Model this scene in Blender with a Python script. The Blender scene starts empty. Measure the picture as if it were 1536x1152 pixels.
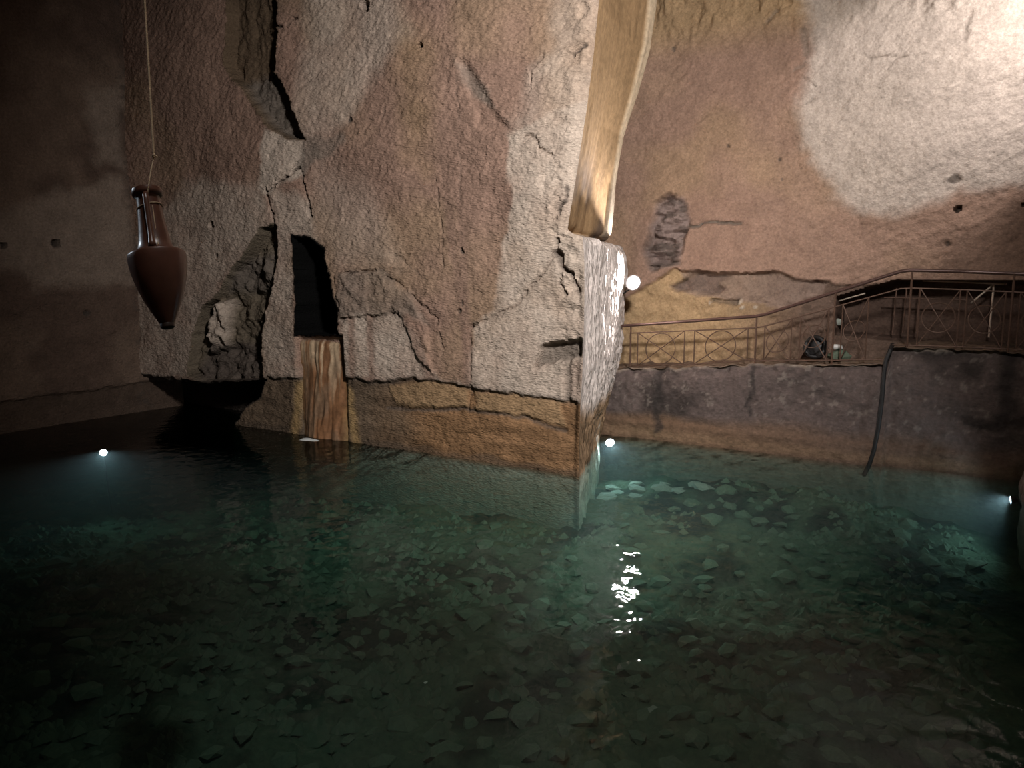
import bpy, bmesh, math, random
import numpy as np
from mathutils import Vector, Matrix

# ------------------------------------------------------------------ camera, world, exposure
scene = bpy.context.scene
C = scene.collection
scene.cycles.use_denoising = True
scene.cycles.sample_clamp_indirect = 4.0
scene.cycles.blur_glossy = 0.5
scene.cycles.transparent_max_bounces = 12
scene.cycles.max_bounces = 6; scene.cycles.diffuse_bounces = 3; scene.cycles.volume_bounces = 0
scene.cycles.use_adaptive_sampling = True; scene.cycles.adaptive_threshold = 0.04
vs = scene.view_settings
vs.view_transform = 'Standard'; vs.look = 'None'; vs.gamma = 1.0; vs.use_curve_mapping = False
vs.exposure = 0.0

F = 1160.0                                   # focal length in pixels of the 1536 px frame
PITCH = math.atan((576 - 415) / F)
YAW = math.radians(32)
CAM = Vector((6.20, -12.21, 3.6))
cam_d = bpy.data.cameras.new('camera'); cam = bpy.data.objects.new('camera', cam_d); C.objects.link(cam)
cam_d.sensor_width = 36; cam_d.lens = F / 1536 * 36; cam_d.clip_start = 0.05
cam.location = CAM; cam.rotation_euler = (math.pi / 2 - PITCH, 0, YAW)
scene.camera = cam

w = bpy.data.worlds.new('world'); scene.world = w; w.use_nodes = True
w.node_tree.nodes['Background'].inputs[0].default_value = (0.30, 0.24, 0.20, 1)
w.node_tree.nodes['Background'].inputs[1].default_value = 0.0    # a closed cave: no sky

def light(name, kind, loc, energy, col, target=None, **kw):
    d = bpy.data.lights.new(name, kind); d.energy = energy; d.color = col
    for k, v in kw.items(): setattr(d, k, v)
    o = bpy.data.objects.new(name, d); C.objects.link(o); o.location = loc
    if target is not None:
        o.rotation_euler = (Vector(target) - Vector(loc)).to_track_quat('-Z', 'Y').to_euler()
    return o

WARM = (1.0, 0.83, 0.68); NEUT = (1.0, 0.95, 0.915); COOL = (0.80, 0.90, 1.0)
# unseen lamps added out of frame: main wall flood, pool fill, amphora fill
light('flood_main', 'SPOT', (6.8, -8.6, 8.4), 9400, NEUT, (-0.1, 0, 5.6), spot_size=math.radians(82), spot_blend=1.0, shadow_soft_size=0.5)
light('fill_pool', 'SPOT', (2.2, -9.0, 10.0), 800, NEUT, (1.6, -4.5, -1.5), spot_size=math.radians(60), spot_blend=1.0, shadow_soft_size=0.2)
light('fill_amphora', 'SPOT', (-9.5, -10.0, 7.0), 900, COOL, (0.5, -8.6, 3.6), spot_size=math.radians(26), spot_blend=0.8, shadow_soft_size=0.3)

# ------------------------------------------------------------------ measuring helpers
cp, sp_ = math.cos(PITCH), math.sin(PITCH)
cy_, sy_ = math.cos(YAW), math.sin(YAW)
def ray(px, py):
    x = (px - 768) / F; y = -(py - 576) / F
    f, u = cp + y * sp_, -sp_ + y * cp
    return Vector((x * cy_ - f * sy_, x * sy_ + f * cy_, u))
def at_y(px, py, Y):
    r = ray(px, py); t = (Y - CAM.y) / r.y; return CAM + r * t
def at_x(px, py, X):
    r = ray(px, py); t = (X - CAM.x) / r.x; return CAM + r * t
def at_z(px, py, Z):
    r = ray(px, py); t = (Z - CAM.z) / r.z; return CAM + r * t
def at_d(px, py, D):
    return CAM + ray(px, py) * D

# ------------------------------------------------------------------ noise
def _lattice(seed):
    return np.random.RandomState(seed).rand(256, 256).astype(np.float32)
_LAT = {}
def vnoise(x, y, seed=0):
    if seed not in _LAT: _LAT[seed] = _lattice(seed)
    L = _LAT[seed]
    xi = np.floor(x).astype(int); yi = np.floor(y).astype(int)
    fx = x - xi; fy = y - yi
    fx = fx * fx * fx * (fx * (fx * 6 - 15) + 10); fy = fy * fy * fy * (fy * (fy * 6 - 15) + 10)
    a = L[xi & 255, yi & 255]; b = L[(xi + 1) & 255, yi & 255]
    c = L[xi & 255, (yi + 1) & 255]; d = L[(xi + 1) & 255, (yi + 1) & 255]
    return ((a * (1 - fx) + b * fx) * (1 - fy) + (c * (1 - fx) + d * fx) * fy) * 2 - 1
def fbm(x, y, octv=4, seed=0, gain=0.5):
    t = 0; amp = 1; s = 0
    for i in range(octv):
        t = t + amp * vnoise(x * 2 ** i + 17.3 * i, y * 2 ** i + 5.1 * i, seed + i); s += amp; amp *= gain
    return t / s * 1.6
def sstep(a, b, x):
    t = np.clip((x - a) / (b - a), 0, 1); return t * t * (3 - 2 * t)
def sdf(poly, X, Z):
    """signed distance to a polygon, negative inside"""
    P = np.array(poly, dtype=float); n = len(P)
    d = np.full(X.shape, 1e9); ins = np.zeros(X.shape, bool)
    for i in range(n):
        a = P[i]; b = P[(i + 1) % n]; e = b - a
        wx = X - a[0]; wz = Z - a[1]
        t = np.clip((wx * e[0] + wz * e[1]) / (e @ e + 1e-12), 0, 1)
        d = np.minimum(d, (wx - e[0] * t) ** 2 + (wz - e[1] * t) ** 2)
        c = (a[1] > Z) != (b[1] > Z)
        with np.errstate(divide='ignore', invalid='ignore'):
            xc = (b[0] - a[0]) * (Z - a[1]) / (b[1] - a[1]) + a[0]
        ins ^= c & (X < xc)
    return np.where(ins, -1, 1) * np.sqrt(d)
def pline(pts, X, Z):
    """distance to an open polyline"""
    d = np.full(X.shape, 1e9)
    for a, b in zip(pts[:-1], pts[1:]):
        a = np.array(a, float); b = np.array(b, float); e = b - a
        wx = X - a[0]; wz = Z - a[1]
        t = np.clip((wx * e[0] + wz * e[1]) / (e @ e + 1e-12), 0, 1)
        d = np.minimum(d, (wx - e[0] * t) ** 2 + (wz - e[1] * t) ** 2)
    return np.sqrt(d)
def mix(a, b, t):
    return a * (1 - t[..., None]) + np.array(b, dtype=float) * t[..., None]

# ------------------------------------------------------------------ materials
def mat(name):
    m = bpy.data.materials.new(name); m.use_nodes = True
    nt = m.node_tree
    return m, nt, nt.nodes['Principled BSDF'], nt.nodes.new, nt.links.new
def rock_mat(name, scale=1.0, bump=0.5, dist=0.03, rough=0.92, rot=0.5, stretch=(1, 1, 1), spec=0.08):
    """carved rock: albedo from the mesh's own colour layer, broken up by grain; pick-mark relief"""
    m, nt, b, N, L = mat(name)
    at = N('ShaderNodeAttribute'); at.attribute_name = 'Col'
    tc = N('ShaderNodeTexCoord')
    n1 = N('ShaderNodeTexNoise'); n1.inputs['Scale'].default_value = 9 * scale; n1.inputs['Detail'].default_value = 4; n1.inputs['Roughness'].default_value = 0.7
    L(tc.outputs['Object'], n1.inputs['Vector'])
    mr = N('ShaderNodeMapRange'); mr.inputs[1].default_value = 0.3; mr.inputs[2].default_value = 0.72; mr.inputs[3].default_value = 0.72; mr.inputs[4].default_value = 1.22
    L(n1.outputs['Fac'], mr.inputs[0])
    mx = N('ShaderNodeMix'); mx.data_type = 'RGBA'; mx.blend_type = 'MULTIPLY'; mx.inputs['Factor'].default_value = 1
    L(at.outputs['Color'], mx.inputs['A']); L(mr.outputs[0], mx.inputs['B'])
    L(mx.outputs['Result'], b.inputs['Base Color'])
    b.inputs['Roughness'].default_value = rough; b.inputs['Specular IOR Level'].default_value = spec
    mp = N('ShaderNodeMapping'); mp.inputs['Rotation'].default_value = (0, rot, 0); mp.inputs['Scale'].default_value = stretch
    L(tc.outputs['Object'], mp.inputs['Vector'])
    n2 = N('ShaderNodeTexNoise'); n2.inputs['Scale'].default_value = 5.5 * scale; n2.inputs['Detail'].default_value = 4.5; n2.inputs['Roughness'].default_value = 0.62; n2.inputs['Distortion'].default_value = 0.4
    L(mp.outputs[0], n2.inputs['Vector'])
    vo = N('ShaderNodeTexVoronoi'); vo.inputs['Scale'].default_value = 11 * scale; vo.feature = 'F1'
    L(mp.outputs[0], vo.inputs['Vector'])
    ad = N('ShaderNodeMath'); ad.operation = 'MULTIPLY_ADD'; ad.inputs[1].default_value = 0.45
    L(vo.outputs['Distance'], ad.inputs[0]); L(n2.outputs['Fac'], ad.inputs[2])
    bp = N('ShaderNodeBump'); bp.inputs['Strength'].default_value = bump; bp.inputs['Distance'].default_value = dist
    L(ad.outputs[0], bp.inputs['Height']); L(bp.outputs[0], b.inputs['Normal'])
    return m
def plain(name, col, rough=0.6, metal=0.0, noise=0.25, nscale=20, bump=0.15, spec=0.5):
    m, nt, b, N, L = mat(name)
    tc = N('ShaderNodeTexCoord'); n = N('ShaderNodeTexNoise'); n.inputs['Scale'].default_value = nscale; n.inputs['Detail'].default_value = 6
    L(tc.outputs['Object'], n.inputs['Vector'])
    cr = N('ShaderNodeMix'); cr.data_type = 'RGBA'
    cr.inputs['A'].default_value = (*[c * (1 - noise) for c in col], 1); cr.inputs['B'].default_value = (*[min(1, c * (1 + noise)) for c in col], 1)
    L(n.outputs['Fac'], cr.inputs['Factor']); L(cr.outputs['Result'], b.inputs['Base Color'])
    b.inputs['Roughness'].default_value = rough; b.inputs['Metallic'].default_value = metal; b.inputs['Specular IOR Level'].default_value = spec
    bp = N('ShaderNodeBump'); bp.inputs['Strength'].default_value = bump; bp.inputs['Distance'].default_value = 0.01
    L(n.outputs['Fac'], bp.inputs['Height']); L(bp.outputs[0], b.inputs['Normal'])
    return m
def emit(name, col, s):
    m = bpy.data.materials.new(name); m.use_nodes = True; nt = m.node_tree; nt.nodes.clear()
    e = nt.nodes.new('ShaderNodeEmission'); e.inputs[0].default_value = (*col, 1); e.inputs[1].default_value = s
    o = nt.nodes.new('ShaderNodeOutputMaterial'); nt.links.new(e.outputs[0], o.inputs[0]); return m

M = {}
M['tuff'] = rock_mat('tuff_wall', 2.0, 1.0, 0.030, rot=0.5, stretch=(0.6, 1, 1.5))
M['tuff_smooth'] = rock_mat('tuff_plastered', 2.2, 0.7, 0.018, rot=0.4, stretch=(0.9, 1, 1.2))
M['pier'] = rock_mat('pier_rock', 2.2, 1.0, 0.035, rot=0, stretch=(1.5, 1.5, 0.28))
M['plaster'] = rock_mat('old_plaster', 1.0, 0.25, 0.012, rough=0.85, rot=0, stretch=(1, 1, 0.7))
M['ledge'] = rock_mat('ledge_masonry', 1.4, 0.6, 0.03, rot=0, stretch=(0.8, 1, 1.3))
M['bed'] = rock_mat('pool_bed', 1.2, 0.8, 0.05, rot=0)
M['flow'] = rock_mat('calcite_flow', 1.6, 0.35, 0.015, rough=0.5, rot=0, stretch=(1.5, 1.5, 0.35), spec=0.35)
M['stone'] = plain('sunken_stone', (0.108, 0.140, 0.100), 0.85, 0, 0.55, 6, 0.5, 0.2)
M['stone_pale'] = plain('pale_sunken_stone', (0.25, 0.27, 0.235), 0.85, 0, 0.4, 6, 0.5, 0.2)
M['chip'] = plain('pale_chip', (0.62, 0.62, 0.6), 0.8, 0, 0.2, 8, 0.3, 0.2)
M['clay'] = plain('brown_glazed_clay', (0.105, 0.045, 0.030), 0.34, 0, 0.45, 7, 0.25, 0.5)
M['clay_dark'] = plain('dark_clay_tip', (0.03, 0.018, 0.014), 0.5, 0, 0.3, 9, 0.2, 0.4)
M['rope'] = plain('hemp_rope', (0.55, 0.42, 0.28), 0.9, 0, 0.25, 90, 0.6, 0.1)
M['iron'] = plain('rusty_iron', (0.10, 0.055, 0.036), 0.55, 0.35, 0.4, 30, 0.3)
M['handrail'] = plain('brown_painted_handrail', (0.10, 0.055, 0.045), 0.32, 0.3, 0.25, 20, 0.1)
M['steel'] = plain('pale_lit_rail', (0.55, 0.45, 0.36), 0.4, 0.5, 0.2, 25, 0.1)  # inner rail's white highlights put into a pale base colour
M['black'] = plain('black_rubber', (0.012, 0.011, 0.011), 0.55, 0, 0.3, 20, 0.2)
M['housing'] = plain('dark_lamp_housing', (0.03, 0.03, 0.032), 0.45, 0.5, 0.2, 15, 0.1)
M['lens'] = emit('lit_lamp_lens', (0.95, 0.96, 1.0), 60)
M['lens_blue'] = emit('lit_pool_lamp_lens', (0.80, 0.90, 1.0), 30)
M['foam'] = plain('white_foam', (0.7, 0.75, 0.75), 0.7, 0, 0.1, 30, 0.4)

# ------------------------------------------------------------------ mesh helpers
def link(name, verts, faces, m, parent=None, smooth=True, sharp=None):
    me = bpy.data.meshes.new(name); me.from_pydata([tuple(v) for v in verts], [], faces); me.update()
    if m: me.materials.append(m)
    if smooth:
        me.polygons.foreach_set('use_smooth', [True] * len(me.polygons))
        if sharp: me.set_sharp_from_angle(angle=math.radians(sharp))
    o = bpy.data.objects.new(name, me); C.objects.link(o)
    if parent: o.parent = parent
    return o
def grid(name, P, col, m, sharp=None, flip=False, keep=None):
    """P: (n, m, 3) points, col: (n, m, 3) albedo"""
    n, k, _ = P.shape
    me = bpy.data.meshes.new(name)
    idx = np.arange(n * k).reshape(n, k)
    q = np.stack([idx[:-1, :-1], idx[1:, :-1], idx[1:, 1:], idx[:-1, 1:]], -1).reshape(-1, 4)
    if flip: q = q[:, ::-1]
    if keep is not None: q = q[keep.reshape(-1)]
    nf = len(q)
    me.vertices.add(n * k); me.vertices.foreach_set('co', P.astype(np.float32).reshape(-1))
    me.loops.add(nf * 4); me.loops.foreach_set('vertex_index', q.astype(np.int32).reshape(-1))
    me.polygons.add(nf); me.polygons.foreach_set('loop_start', np.arange(0, nf * 4, 4, dtype=np.int32))
    me.polygons.foreach_set('use_smooth', np.ones(nf, bool))
    me.update(calc_edges=True)
    a = me.color_attributes.new('Col', 'FLOAT_COLOR', 'POINT')
    rgba = np.ones((n * k, 4), np.float32); rgba[:, :3] = np.clip(col, 0.002, 1).reshape(-1, 3)
    a.data.foreach_set('color', rgba.reshape(-1))
    if sharp: me.set_sharp_from_angle(angle=math.radians(sharp))
    me.materials.append(m)
    o = bpy.data.objects.new(name, me); C.objects.link(o); return o
def structure(o, label=None):
    o['kind'] = 'structure'
    if label: o['label'] = label
    return o
def tag(o, label, cat, group=None, kind=None):
    o['label'] = label; o['category'] = cat
    if group: o['group'] = group
    if kind: o['kind'] = kind
    return o
def empty(name, loc, label, cat, group=None):
    o = bpy.data.objects.new(name, None); C.objects.link(o); o.location = loc; o.empty_display_size = 0.1
    return tag(o, label, cat, group)
def tube_data(pts, r, seg=8, closed=False):
    pts = [Vector(p) for p in pts]; n = len(pts); V = []; Fc = []
    rr = r if isinstance(r, (list, tuple)) else [r] * n
    up = None
    for i, p in enumerate(pts):
        if closed: t = pts[(i + 1) % n] - pts[i - 1]
        else: t = pts[min(i + 1, n - 1)] - pts[max(i - 1, 0)]
        t.normalize()
        if up is None:
            up = Vector((0, 1, 0)) if abs(t.y) < 0.9 else Vector((1, 0, 0))
        s = t.cross(up); s.normalize(); up = s.cross(t); up.normalize()
        for k in range(seg):
            a = 2 * math.pi * k / seg
            V.append(p + (s * math.cos(a) + up * math.sin(a)) * rr[i])
    m_ = n if closed else n - 1
    for i in range(m_):
        for k in range(seg):
            a = i * seg + k; b = i * seg + (k + 1) % seg; j = ((i + 1) % n) * seg
            Fc.append((a, b, j + (k + 1) % seg, j + k))
    if not closed:
        Fc.append(tuple(range(seg - 1, -1, -1))); Fc.append(tuple((n - 1) * seg + k for k in range(seg)))
    return V, Fc
def tube(name, pts, r, m, parent=None, seg=8, closed=False):
    V, Fc = tube_data(pts, r, seg, closed)
    o = link(name, V, Fc, m, None, True, 50)
    if parent:
        o.parent = parent; o.matrix_parent_inverse = Matrix.Translation(-parent.location)
    return o
def lathe(name, prof, m, parent=None, seg=40, loc=None):
    V = []; Fc = []
    for r, z in prof:
        for k in range(seg):
            a = 2 * math.pi * k / seg; V.append((r * math.cos(a), r * math.sin(a), z))
    for i in range(len(prof) - 1):
        for k in range(seg):
            Fc.append((i * seg + k, i * seg + (k + 1) % seg, (i + 1) * seg + (k + 1) % seg, (i + 1) * seg + k))
    o = link(name, V, Fc, m, parent, True, 45)
    if loc: o.location = loc
    return o
def adopt(o, parent):
    o.parent = parent; o.matrix_parent_inverse = Matrix.Translation(-parent.location); return o

BROWN = np.array([0.285, 0.185, 0.140]); PALE = np.array([0.47, 0.385, 0.315]); GREY = np.array([0.17, 0.14, 0.115]); DARK = np.array([0.075, 0.06, 0.05])
OCHRE = np.array([0.36, 0.22, 0.11]); TAN = np.array([0.40, 0.28, 0.17])

# ------------------------------------------------------------------ pier profile (rows by height)
def prow(py, pxf, pxr, pxe, yr, ye):
    f = at_y(pxf, py, 0.0); r = at_y(pxr, py, yr); e = at_y(pxe, py, ye)
    return (f.z, f.x, r.x, yr, e.x, ye)
_rows = [prow(-90, 905, 935, 985, 1.5, 3.0), prow(0, 898, 930, 975, 1.5, 3.0), prow(80, 890, 918, 957, 1.5, 3.0), prow(160, 880, 902, 934, 1.5, 3.0),
         prow(250, 866, 887, 921, 1.5, 3.0), prow(330, 853, 876, 914, 1.5, 3.0), prow(344, 851, 874, 913, 1.5, 3.0),
         prow(350, 858, 884, 914, 1.2, 4.0), prow(355, 873, 905, 934, 1.0, 4.3), prow(374, 875, 905, 939, 1.0, 4.3), prow(400, 876, 905, 941, 1.0, 4.3), prow(450, 876, 903, 936, 1.0, 4.3), prow(500, 875, 902, 934, 1.0, 4.3),
         prow(560, 873, 900, 931, 1.0, 4.1), prow(610, 870, 896, 921, 1.0, 3.7), prow(660, 868, 885, 908, 1.0, 3.4), prow(716, 868, 880, 899, 1.0, 3.3), prow(900, 868, 878, 892, 1.0, 3.3)]
PR = np.array(sorted(_rows))
def pier_x(z, k): return np.interp(z, PR[:, 0], PR[:, k])
def front_x(z): return pier_x(z, 1)

# ------------------------------------------------------------------ wall_back: the carved tuff face with the niche
def main_poly(pp): return [(p.x, p.z) for p in (at_y(a, b, 0.0) for a, b in pp)]
def build_back():
    x0, x1, z0, z1 = -13.6, 0.0, -1.9, 12.6
    st = 0.027
    xs = np.arange(x0, x1 + st / 2, st)
    zs = np.concatenate([np.arange(z0, -0.3, 0.09), np.arange(-0.3, 10.3, st), np.arange(10.3, z1 + 0.1, 0.12)])
    Xg, Z = np.meshgrid(xs, zs, indexing='ij')
    fx = front_x(Z)
    X = np.where(Xg < -2, Xg, -2 + (Xg + 2) * (fx + 2) / 2)
    # ragged outlines
    wx = X + 0.035 * fbm(X * 5, Z * 5, 4, 11); wz = Z + 0.035 * fbm(X * 5, Z * 5, 4, 21)
    wx2 = X + 0.12 * fbm(X * 2, Z * 2, 4, 31); wz2 = Z + 0.12 * fbm(X * 2, Z * 2, 4, 41)
    S = lambda pp, rough=True: sdf(main_poly(pp), wx if rough else X, wz if rough else Z)
    S2 = lambda pp: sdf(main_poly(pp), wx2, wz2)
    Ln = lambda pp: pline(main_poly(pp), wx, wz)
    d = 0.10 * fbm(X * 0.35, Z * 0.35, 3, 1) + 0.018 * fbm(X * 1.6, Z * 1.6, 4, 5)
    # pick marks: short slanted dashes
    c, s = math.cos(0.55), math.sin(0.55)
    U = X * c + Z * s; Vv = -X * s + Z * c
    d += 0.013 * fbm(U * 4.5, Vv * 13, 3, 61) + 0.008 * fbm(X * 14, Z * 14, 2, 71)
    # albedo
    brown = mix(np.broadcast_to(BROWN, X.shape + (3,)).copy(), [0.295, 0.20, 0.135], sstep(0.0, 1.0, fbm(X * 0.5, Z * 0.5, 3, 81)))
    col = brown
    def patch(pp, c2, amt, soft=0.12, warp=True):
        nonlocal col
        sd = S2(pp) if warp else S(pp)
        t = (1 - sstep(-soft, soft, sd)) * amt
        col = mix(col, c2, t * np.clip(0.85 + 0.3 * fbm(X * 1.5, Z * 1.5, 3, 91), 0, 1))
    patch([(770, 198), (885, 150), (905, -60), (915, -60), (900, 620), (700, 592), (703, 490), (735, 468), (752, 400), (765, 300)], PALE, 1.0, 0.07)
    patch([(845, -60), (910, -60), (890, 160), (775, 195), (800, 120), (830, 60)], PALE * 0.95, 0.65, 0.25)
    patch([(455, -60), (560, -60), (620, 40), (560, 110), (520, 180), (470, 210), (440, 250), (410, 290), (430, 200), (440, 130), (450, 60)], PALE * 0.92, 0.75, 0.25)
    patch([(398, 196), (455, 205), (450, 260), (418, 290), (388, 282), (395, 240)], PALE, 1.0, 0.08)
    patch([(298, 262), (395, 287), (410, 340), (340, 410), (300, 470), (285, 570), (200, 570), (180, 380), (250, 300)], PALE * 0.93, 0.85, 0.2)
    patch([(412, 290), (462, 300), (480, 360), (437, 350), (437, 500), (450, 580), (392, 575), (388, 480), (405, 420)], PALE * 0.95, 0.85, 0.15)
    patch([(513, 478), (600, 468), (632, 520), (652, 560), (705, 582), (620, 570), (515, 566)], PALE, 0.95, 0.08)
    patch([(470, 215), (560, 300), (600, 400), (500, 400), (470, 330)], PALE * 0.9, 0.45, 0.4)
    patch([(505, 412), (565, 405), (615, 435), (640, 490), (600, 472), (514, 480)], GREY * 1.15, 0.8, 0.1)
    patch([(452, 208), (515, 200), (520, 215), (470, 240), (450, 270), (445, 240)], GREY * 1.1, 0.8, 0.08)
    patch([(685, 85), (705, 90), (735, 140), (745, 165), (725, 165), (700, 130)], GREY * 1.4, 0.8, 0.08)
    patch([(600, 20), (660, 60), (640, 260), (610, 240), (590, 120)], [0.30, 0.205, 0.105], 0.5, 0.4)
    for a, b_ in (((530, 480), (532, 565)), ((556, 478), (560, 565)), ((612, 478), (648, 568)), ((690, 300), (702, 575)), ((660, 230), (700, 520))):
        t = 1 - sstep(0.02, 0.17, Ln([a, b_])); col = mix(col, BROWN * 0.85, t * 0.75)
    # notch at the pier edge
    nt_ = S([(812, 518), (885, 510), (885, 528), (842, 540), (800, 551)]); t = 1 - sstep(-0.03, 0.05, nt_); d += 0.22 * t; col = mix(col, GREY * 1.2, t)
    t = 1 - sstep(0.02, 0.12, Ln([(846, 540), (848, 600)])); d += 0.06 * t; col = mix(col, GREY, t * 0.7)
    # relief patch below the rope of cracks
    v = S([(685, 85), (703, 88), (735, 140), (750, 170), (780, 195), (730, 205), (712, 190)]); d += 0.07 * (1 - sstep(-0.15, 0.02, v))
    # the arch-shaped band right of the niche stands proud, the area under it sits back
    a1 = S([(505, 412), (565, 405), (615, 435), (640, 490), (652, 560), (630, 540), (600, 472), (514, 480)]); d -= 0.06 * (1 - sstep(-0.06, 0.03, a1)); d += 0.03 * fbm(X * 6, Z * 6, 3, 95) * (1 - sstep(-0.05, 0.1, a1))
    # broken-out hollows
    top = [(333, -70), (410, -70), (412, 60), (407, 112), (420, 122), (437, 160), (455, 210), (425, 203), (402, 190), (385, 165), (362, 132), (344, 116), (331, 95), (336, 60)]
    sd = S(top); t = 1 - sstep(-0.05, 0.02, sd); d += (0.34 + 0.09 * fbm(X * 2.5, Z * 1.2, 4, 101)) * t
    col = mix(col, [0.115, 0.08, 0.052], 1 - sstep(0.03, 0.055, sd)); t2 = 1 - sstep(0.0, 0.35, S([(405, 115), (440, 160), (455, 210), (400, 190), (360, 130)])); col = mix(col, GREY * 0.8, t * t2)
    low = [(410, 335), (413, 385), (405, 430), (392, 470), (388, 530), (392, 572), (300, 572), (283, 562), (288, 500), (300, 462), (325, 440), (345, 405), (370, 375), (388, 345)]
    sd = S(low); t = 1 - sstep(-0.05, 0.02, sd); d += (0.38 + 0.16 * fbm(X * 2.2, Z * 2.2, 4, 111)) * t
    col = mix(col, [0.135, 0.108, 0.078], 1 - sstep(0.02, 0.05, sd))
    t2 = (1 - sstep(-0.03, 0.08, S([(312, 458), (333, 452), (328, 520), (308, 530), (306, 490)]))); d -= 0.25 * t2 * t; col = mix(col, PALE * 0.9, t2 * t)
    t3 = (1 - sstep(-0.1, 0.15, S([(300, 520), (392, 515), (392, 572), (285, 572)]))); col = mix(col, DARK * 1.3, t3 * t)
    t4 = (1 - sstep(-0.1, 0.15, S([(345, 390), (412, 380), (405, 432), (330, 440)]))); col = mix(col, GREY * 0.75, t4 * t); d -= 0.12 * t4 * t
    # lower band behind the lip, stained by old water levels
    lip = main_poly([(60, 545), (215, 562), (300, 573), (390, 568), (440, 566), (515, 563), (560, 573), (620, 567), (705, 581), (770, 590), (840, 602), (900, 606)])
    lx = np.array([p[0] for p in lip]); lz = np.array([p[1] for p in lip])
    zl = np.interp(wx, lx, lz)
    t = 1 - sstep(-0.03, 0.03, wz - zl); d += 0.09 * t
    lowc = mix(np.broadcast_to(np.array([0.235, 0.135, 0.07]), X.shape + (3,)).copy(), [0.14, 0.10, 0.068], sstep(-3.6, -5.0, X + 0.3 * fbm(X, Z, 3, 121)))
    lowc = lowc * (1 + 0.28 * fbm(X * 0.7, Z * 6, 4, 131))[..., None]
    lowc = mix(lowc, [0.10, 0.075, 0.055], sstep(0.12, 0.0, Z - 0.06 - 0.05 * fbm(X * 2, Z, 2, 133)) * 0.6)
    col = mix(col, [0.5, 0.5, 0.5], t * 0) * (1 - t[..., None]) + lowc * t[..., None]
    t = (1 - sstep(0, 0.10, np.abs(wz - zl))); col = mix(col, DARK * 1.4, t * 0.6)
    for pp in ([(580, 577), (640, 571), (700, 583), (702, 612), (640, 613), (590, 606)], [(712, 587), (780, 593), (838, 603), (845, 642), (800, 629), (712, 613)]):
        t = 1 - sstep(-0.06, 0.04, S(pp)); d -= 0.035 * t; col = mix(col, [0.325, 0.215, 0.12], t * 0.85)
    dk = Ln([(578, 613), (640, 617), (705, 615), (760, 622), (800, 633), (845, 648)]); t = 1 - sstep(0.01, 0.06, dk); d += 0.025 * t; col = mix(col, DARK * 1.5, t * 0.7)
    # pale mineral streaks beside the flow
    for a, b_, wd in (((446, 580), (440, 660), 0.12), ((521, 590), (532, 670), 0.12)):
        t = 1 - sstep(0.02, wd + 0.1, Ln([a, b_])); col = mix(col, [0.42, 0.28, 0.13], t * 0.8)
    # the wall behind the mineral flow was worn back
    t = 1 - sstep(-0.1, 0.1, sdf(main_poly([(444, 505), (515, 505), (520, 690), (455, 690)]), X, Z)); d = d * (1 - t) + 0.14 * t
    # undercut at the water, the niche, the holes
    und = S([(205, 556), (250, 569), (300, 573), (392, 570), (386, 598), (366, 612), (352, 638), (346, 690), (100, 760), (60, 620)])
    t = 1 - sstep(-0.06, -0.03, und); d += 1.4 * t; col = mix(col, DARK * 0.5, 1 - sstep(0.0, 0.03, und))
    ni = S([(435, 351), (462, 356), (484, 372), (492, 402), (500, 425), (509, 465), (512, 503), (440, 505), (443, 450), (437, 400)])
    t = 1 - sstep(-0.06, -0.03, ni); d += 3.4 * t; col = mix(col, [0.003, 0.003, 0.003], 1 - sstep(0.005, 0.03, ni))  # blackness of the unlit niche painted into its colour
    for (px, py, r, dep) in ((543, 7, 0.11, 0.4), (632, 68, 0.055, 0.25), (316, 338, 0.09, 0.25), (321, 383, 0.06, 0.05), (692, 377, 0.05, 0.08), (688, 466, 0.05, 0.08), (522, 180, 0.05, 0.04), (690, 455, .04, .06)):
        p = at_y(px, py, 0.0); r_ = np.hypot(wx - p.x, wz - p.z); t = 1 - sstep(r * 0.75, r * 1.1, r_); d += dep * t; col = mix(col, DARK, t)
    # cracks
    for pp, wd, dep in (([(398, 282), (404, 300), (411, 340)], 0.035, 0.15), ([(450, 255), (456, 290), (463, 325)], 0.03, 0.12), ([(400, 288), (432, 262), (448, 250)], 0.03, 0.1),
                        ([(838, 360), (833, 378), (846, 402), (858, 410)], 0.05, 0.14), ([(846, 404), (838, 425), (848, 440)], 0.03, 0.08), ([(858, 415), (866, 432), (868, 450)], 0.03, 0.08),
                        ([(838, 330), (850, 300), (853, 280)], 0.03, 0.06), ([(838, 375), (812, 410), (775, 455), (735, 478), (703, 492)], 0.035, 0.05),
                        ([(650, 270), (660, 330), (664, 400)], 0.02, 0.03), ([(688, 100), (684, 140), (689, 180)], 0.02, 0.012), ([(686, 215), (690, 300)], 0.02, 0.012), ([(410, 35), (425, 40), (440, 25)], 0.025, 0.08),
                        ([(815, 80), (800, 110), (797, 140)], 0.02, 0.04), ([(570, 175), (575, 160)], 0.02, 0.03), ([(512, 478), (560, 474), (600, 470)], 0.03, 0.05), ([(508, 412), (560, 404), (600, 425), (655, 480), (668, 540)], 0.02, 0.04),
                        ([(790, 205), (805, 210), (812, 225), (830, 232)], 0.03, 0.05), ([(880, 70), (865, 85)], .03, .06), ([(405, -20), (410, 40), (406, 110)], 0.03, 0.1), ([(540, 340), (640, 420)], 0.02, 0.02), ([(703, 490), (706, 585), (700, 620)], 0.025, 0.04)):
        t = 1 - sstep(wd * 0.4, wd * 1.3, Ln(pp) + 0.02 * fbm(X * 9, Z * 9, 2, 141)); d += dep * t; col = mix(col, DARK * 1.2, t * (0.85 if dep > 0.055 else 0.35))
    # rough crust near the pier edge
    e = sstep(0.75, 0.15, fx - X) * sstep(1.4, 2.2, Z); d += e * 0.05 * fbm(X * 5, Z * 5, 4, 151)
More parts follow.
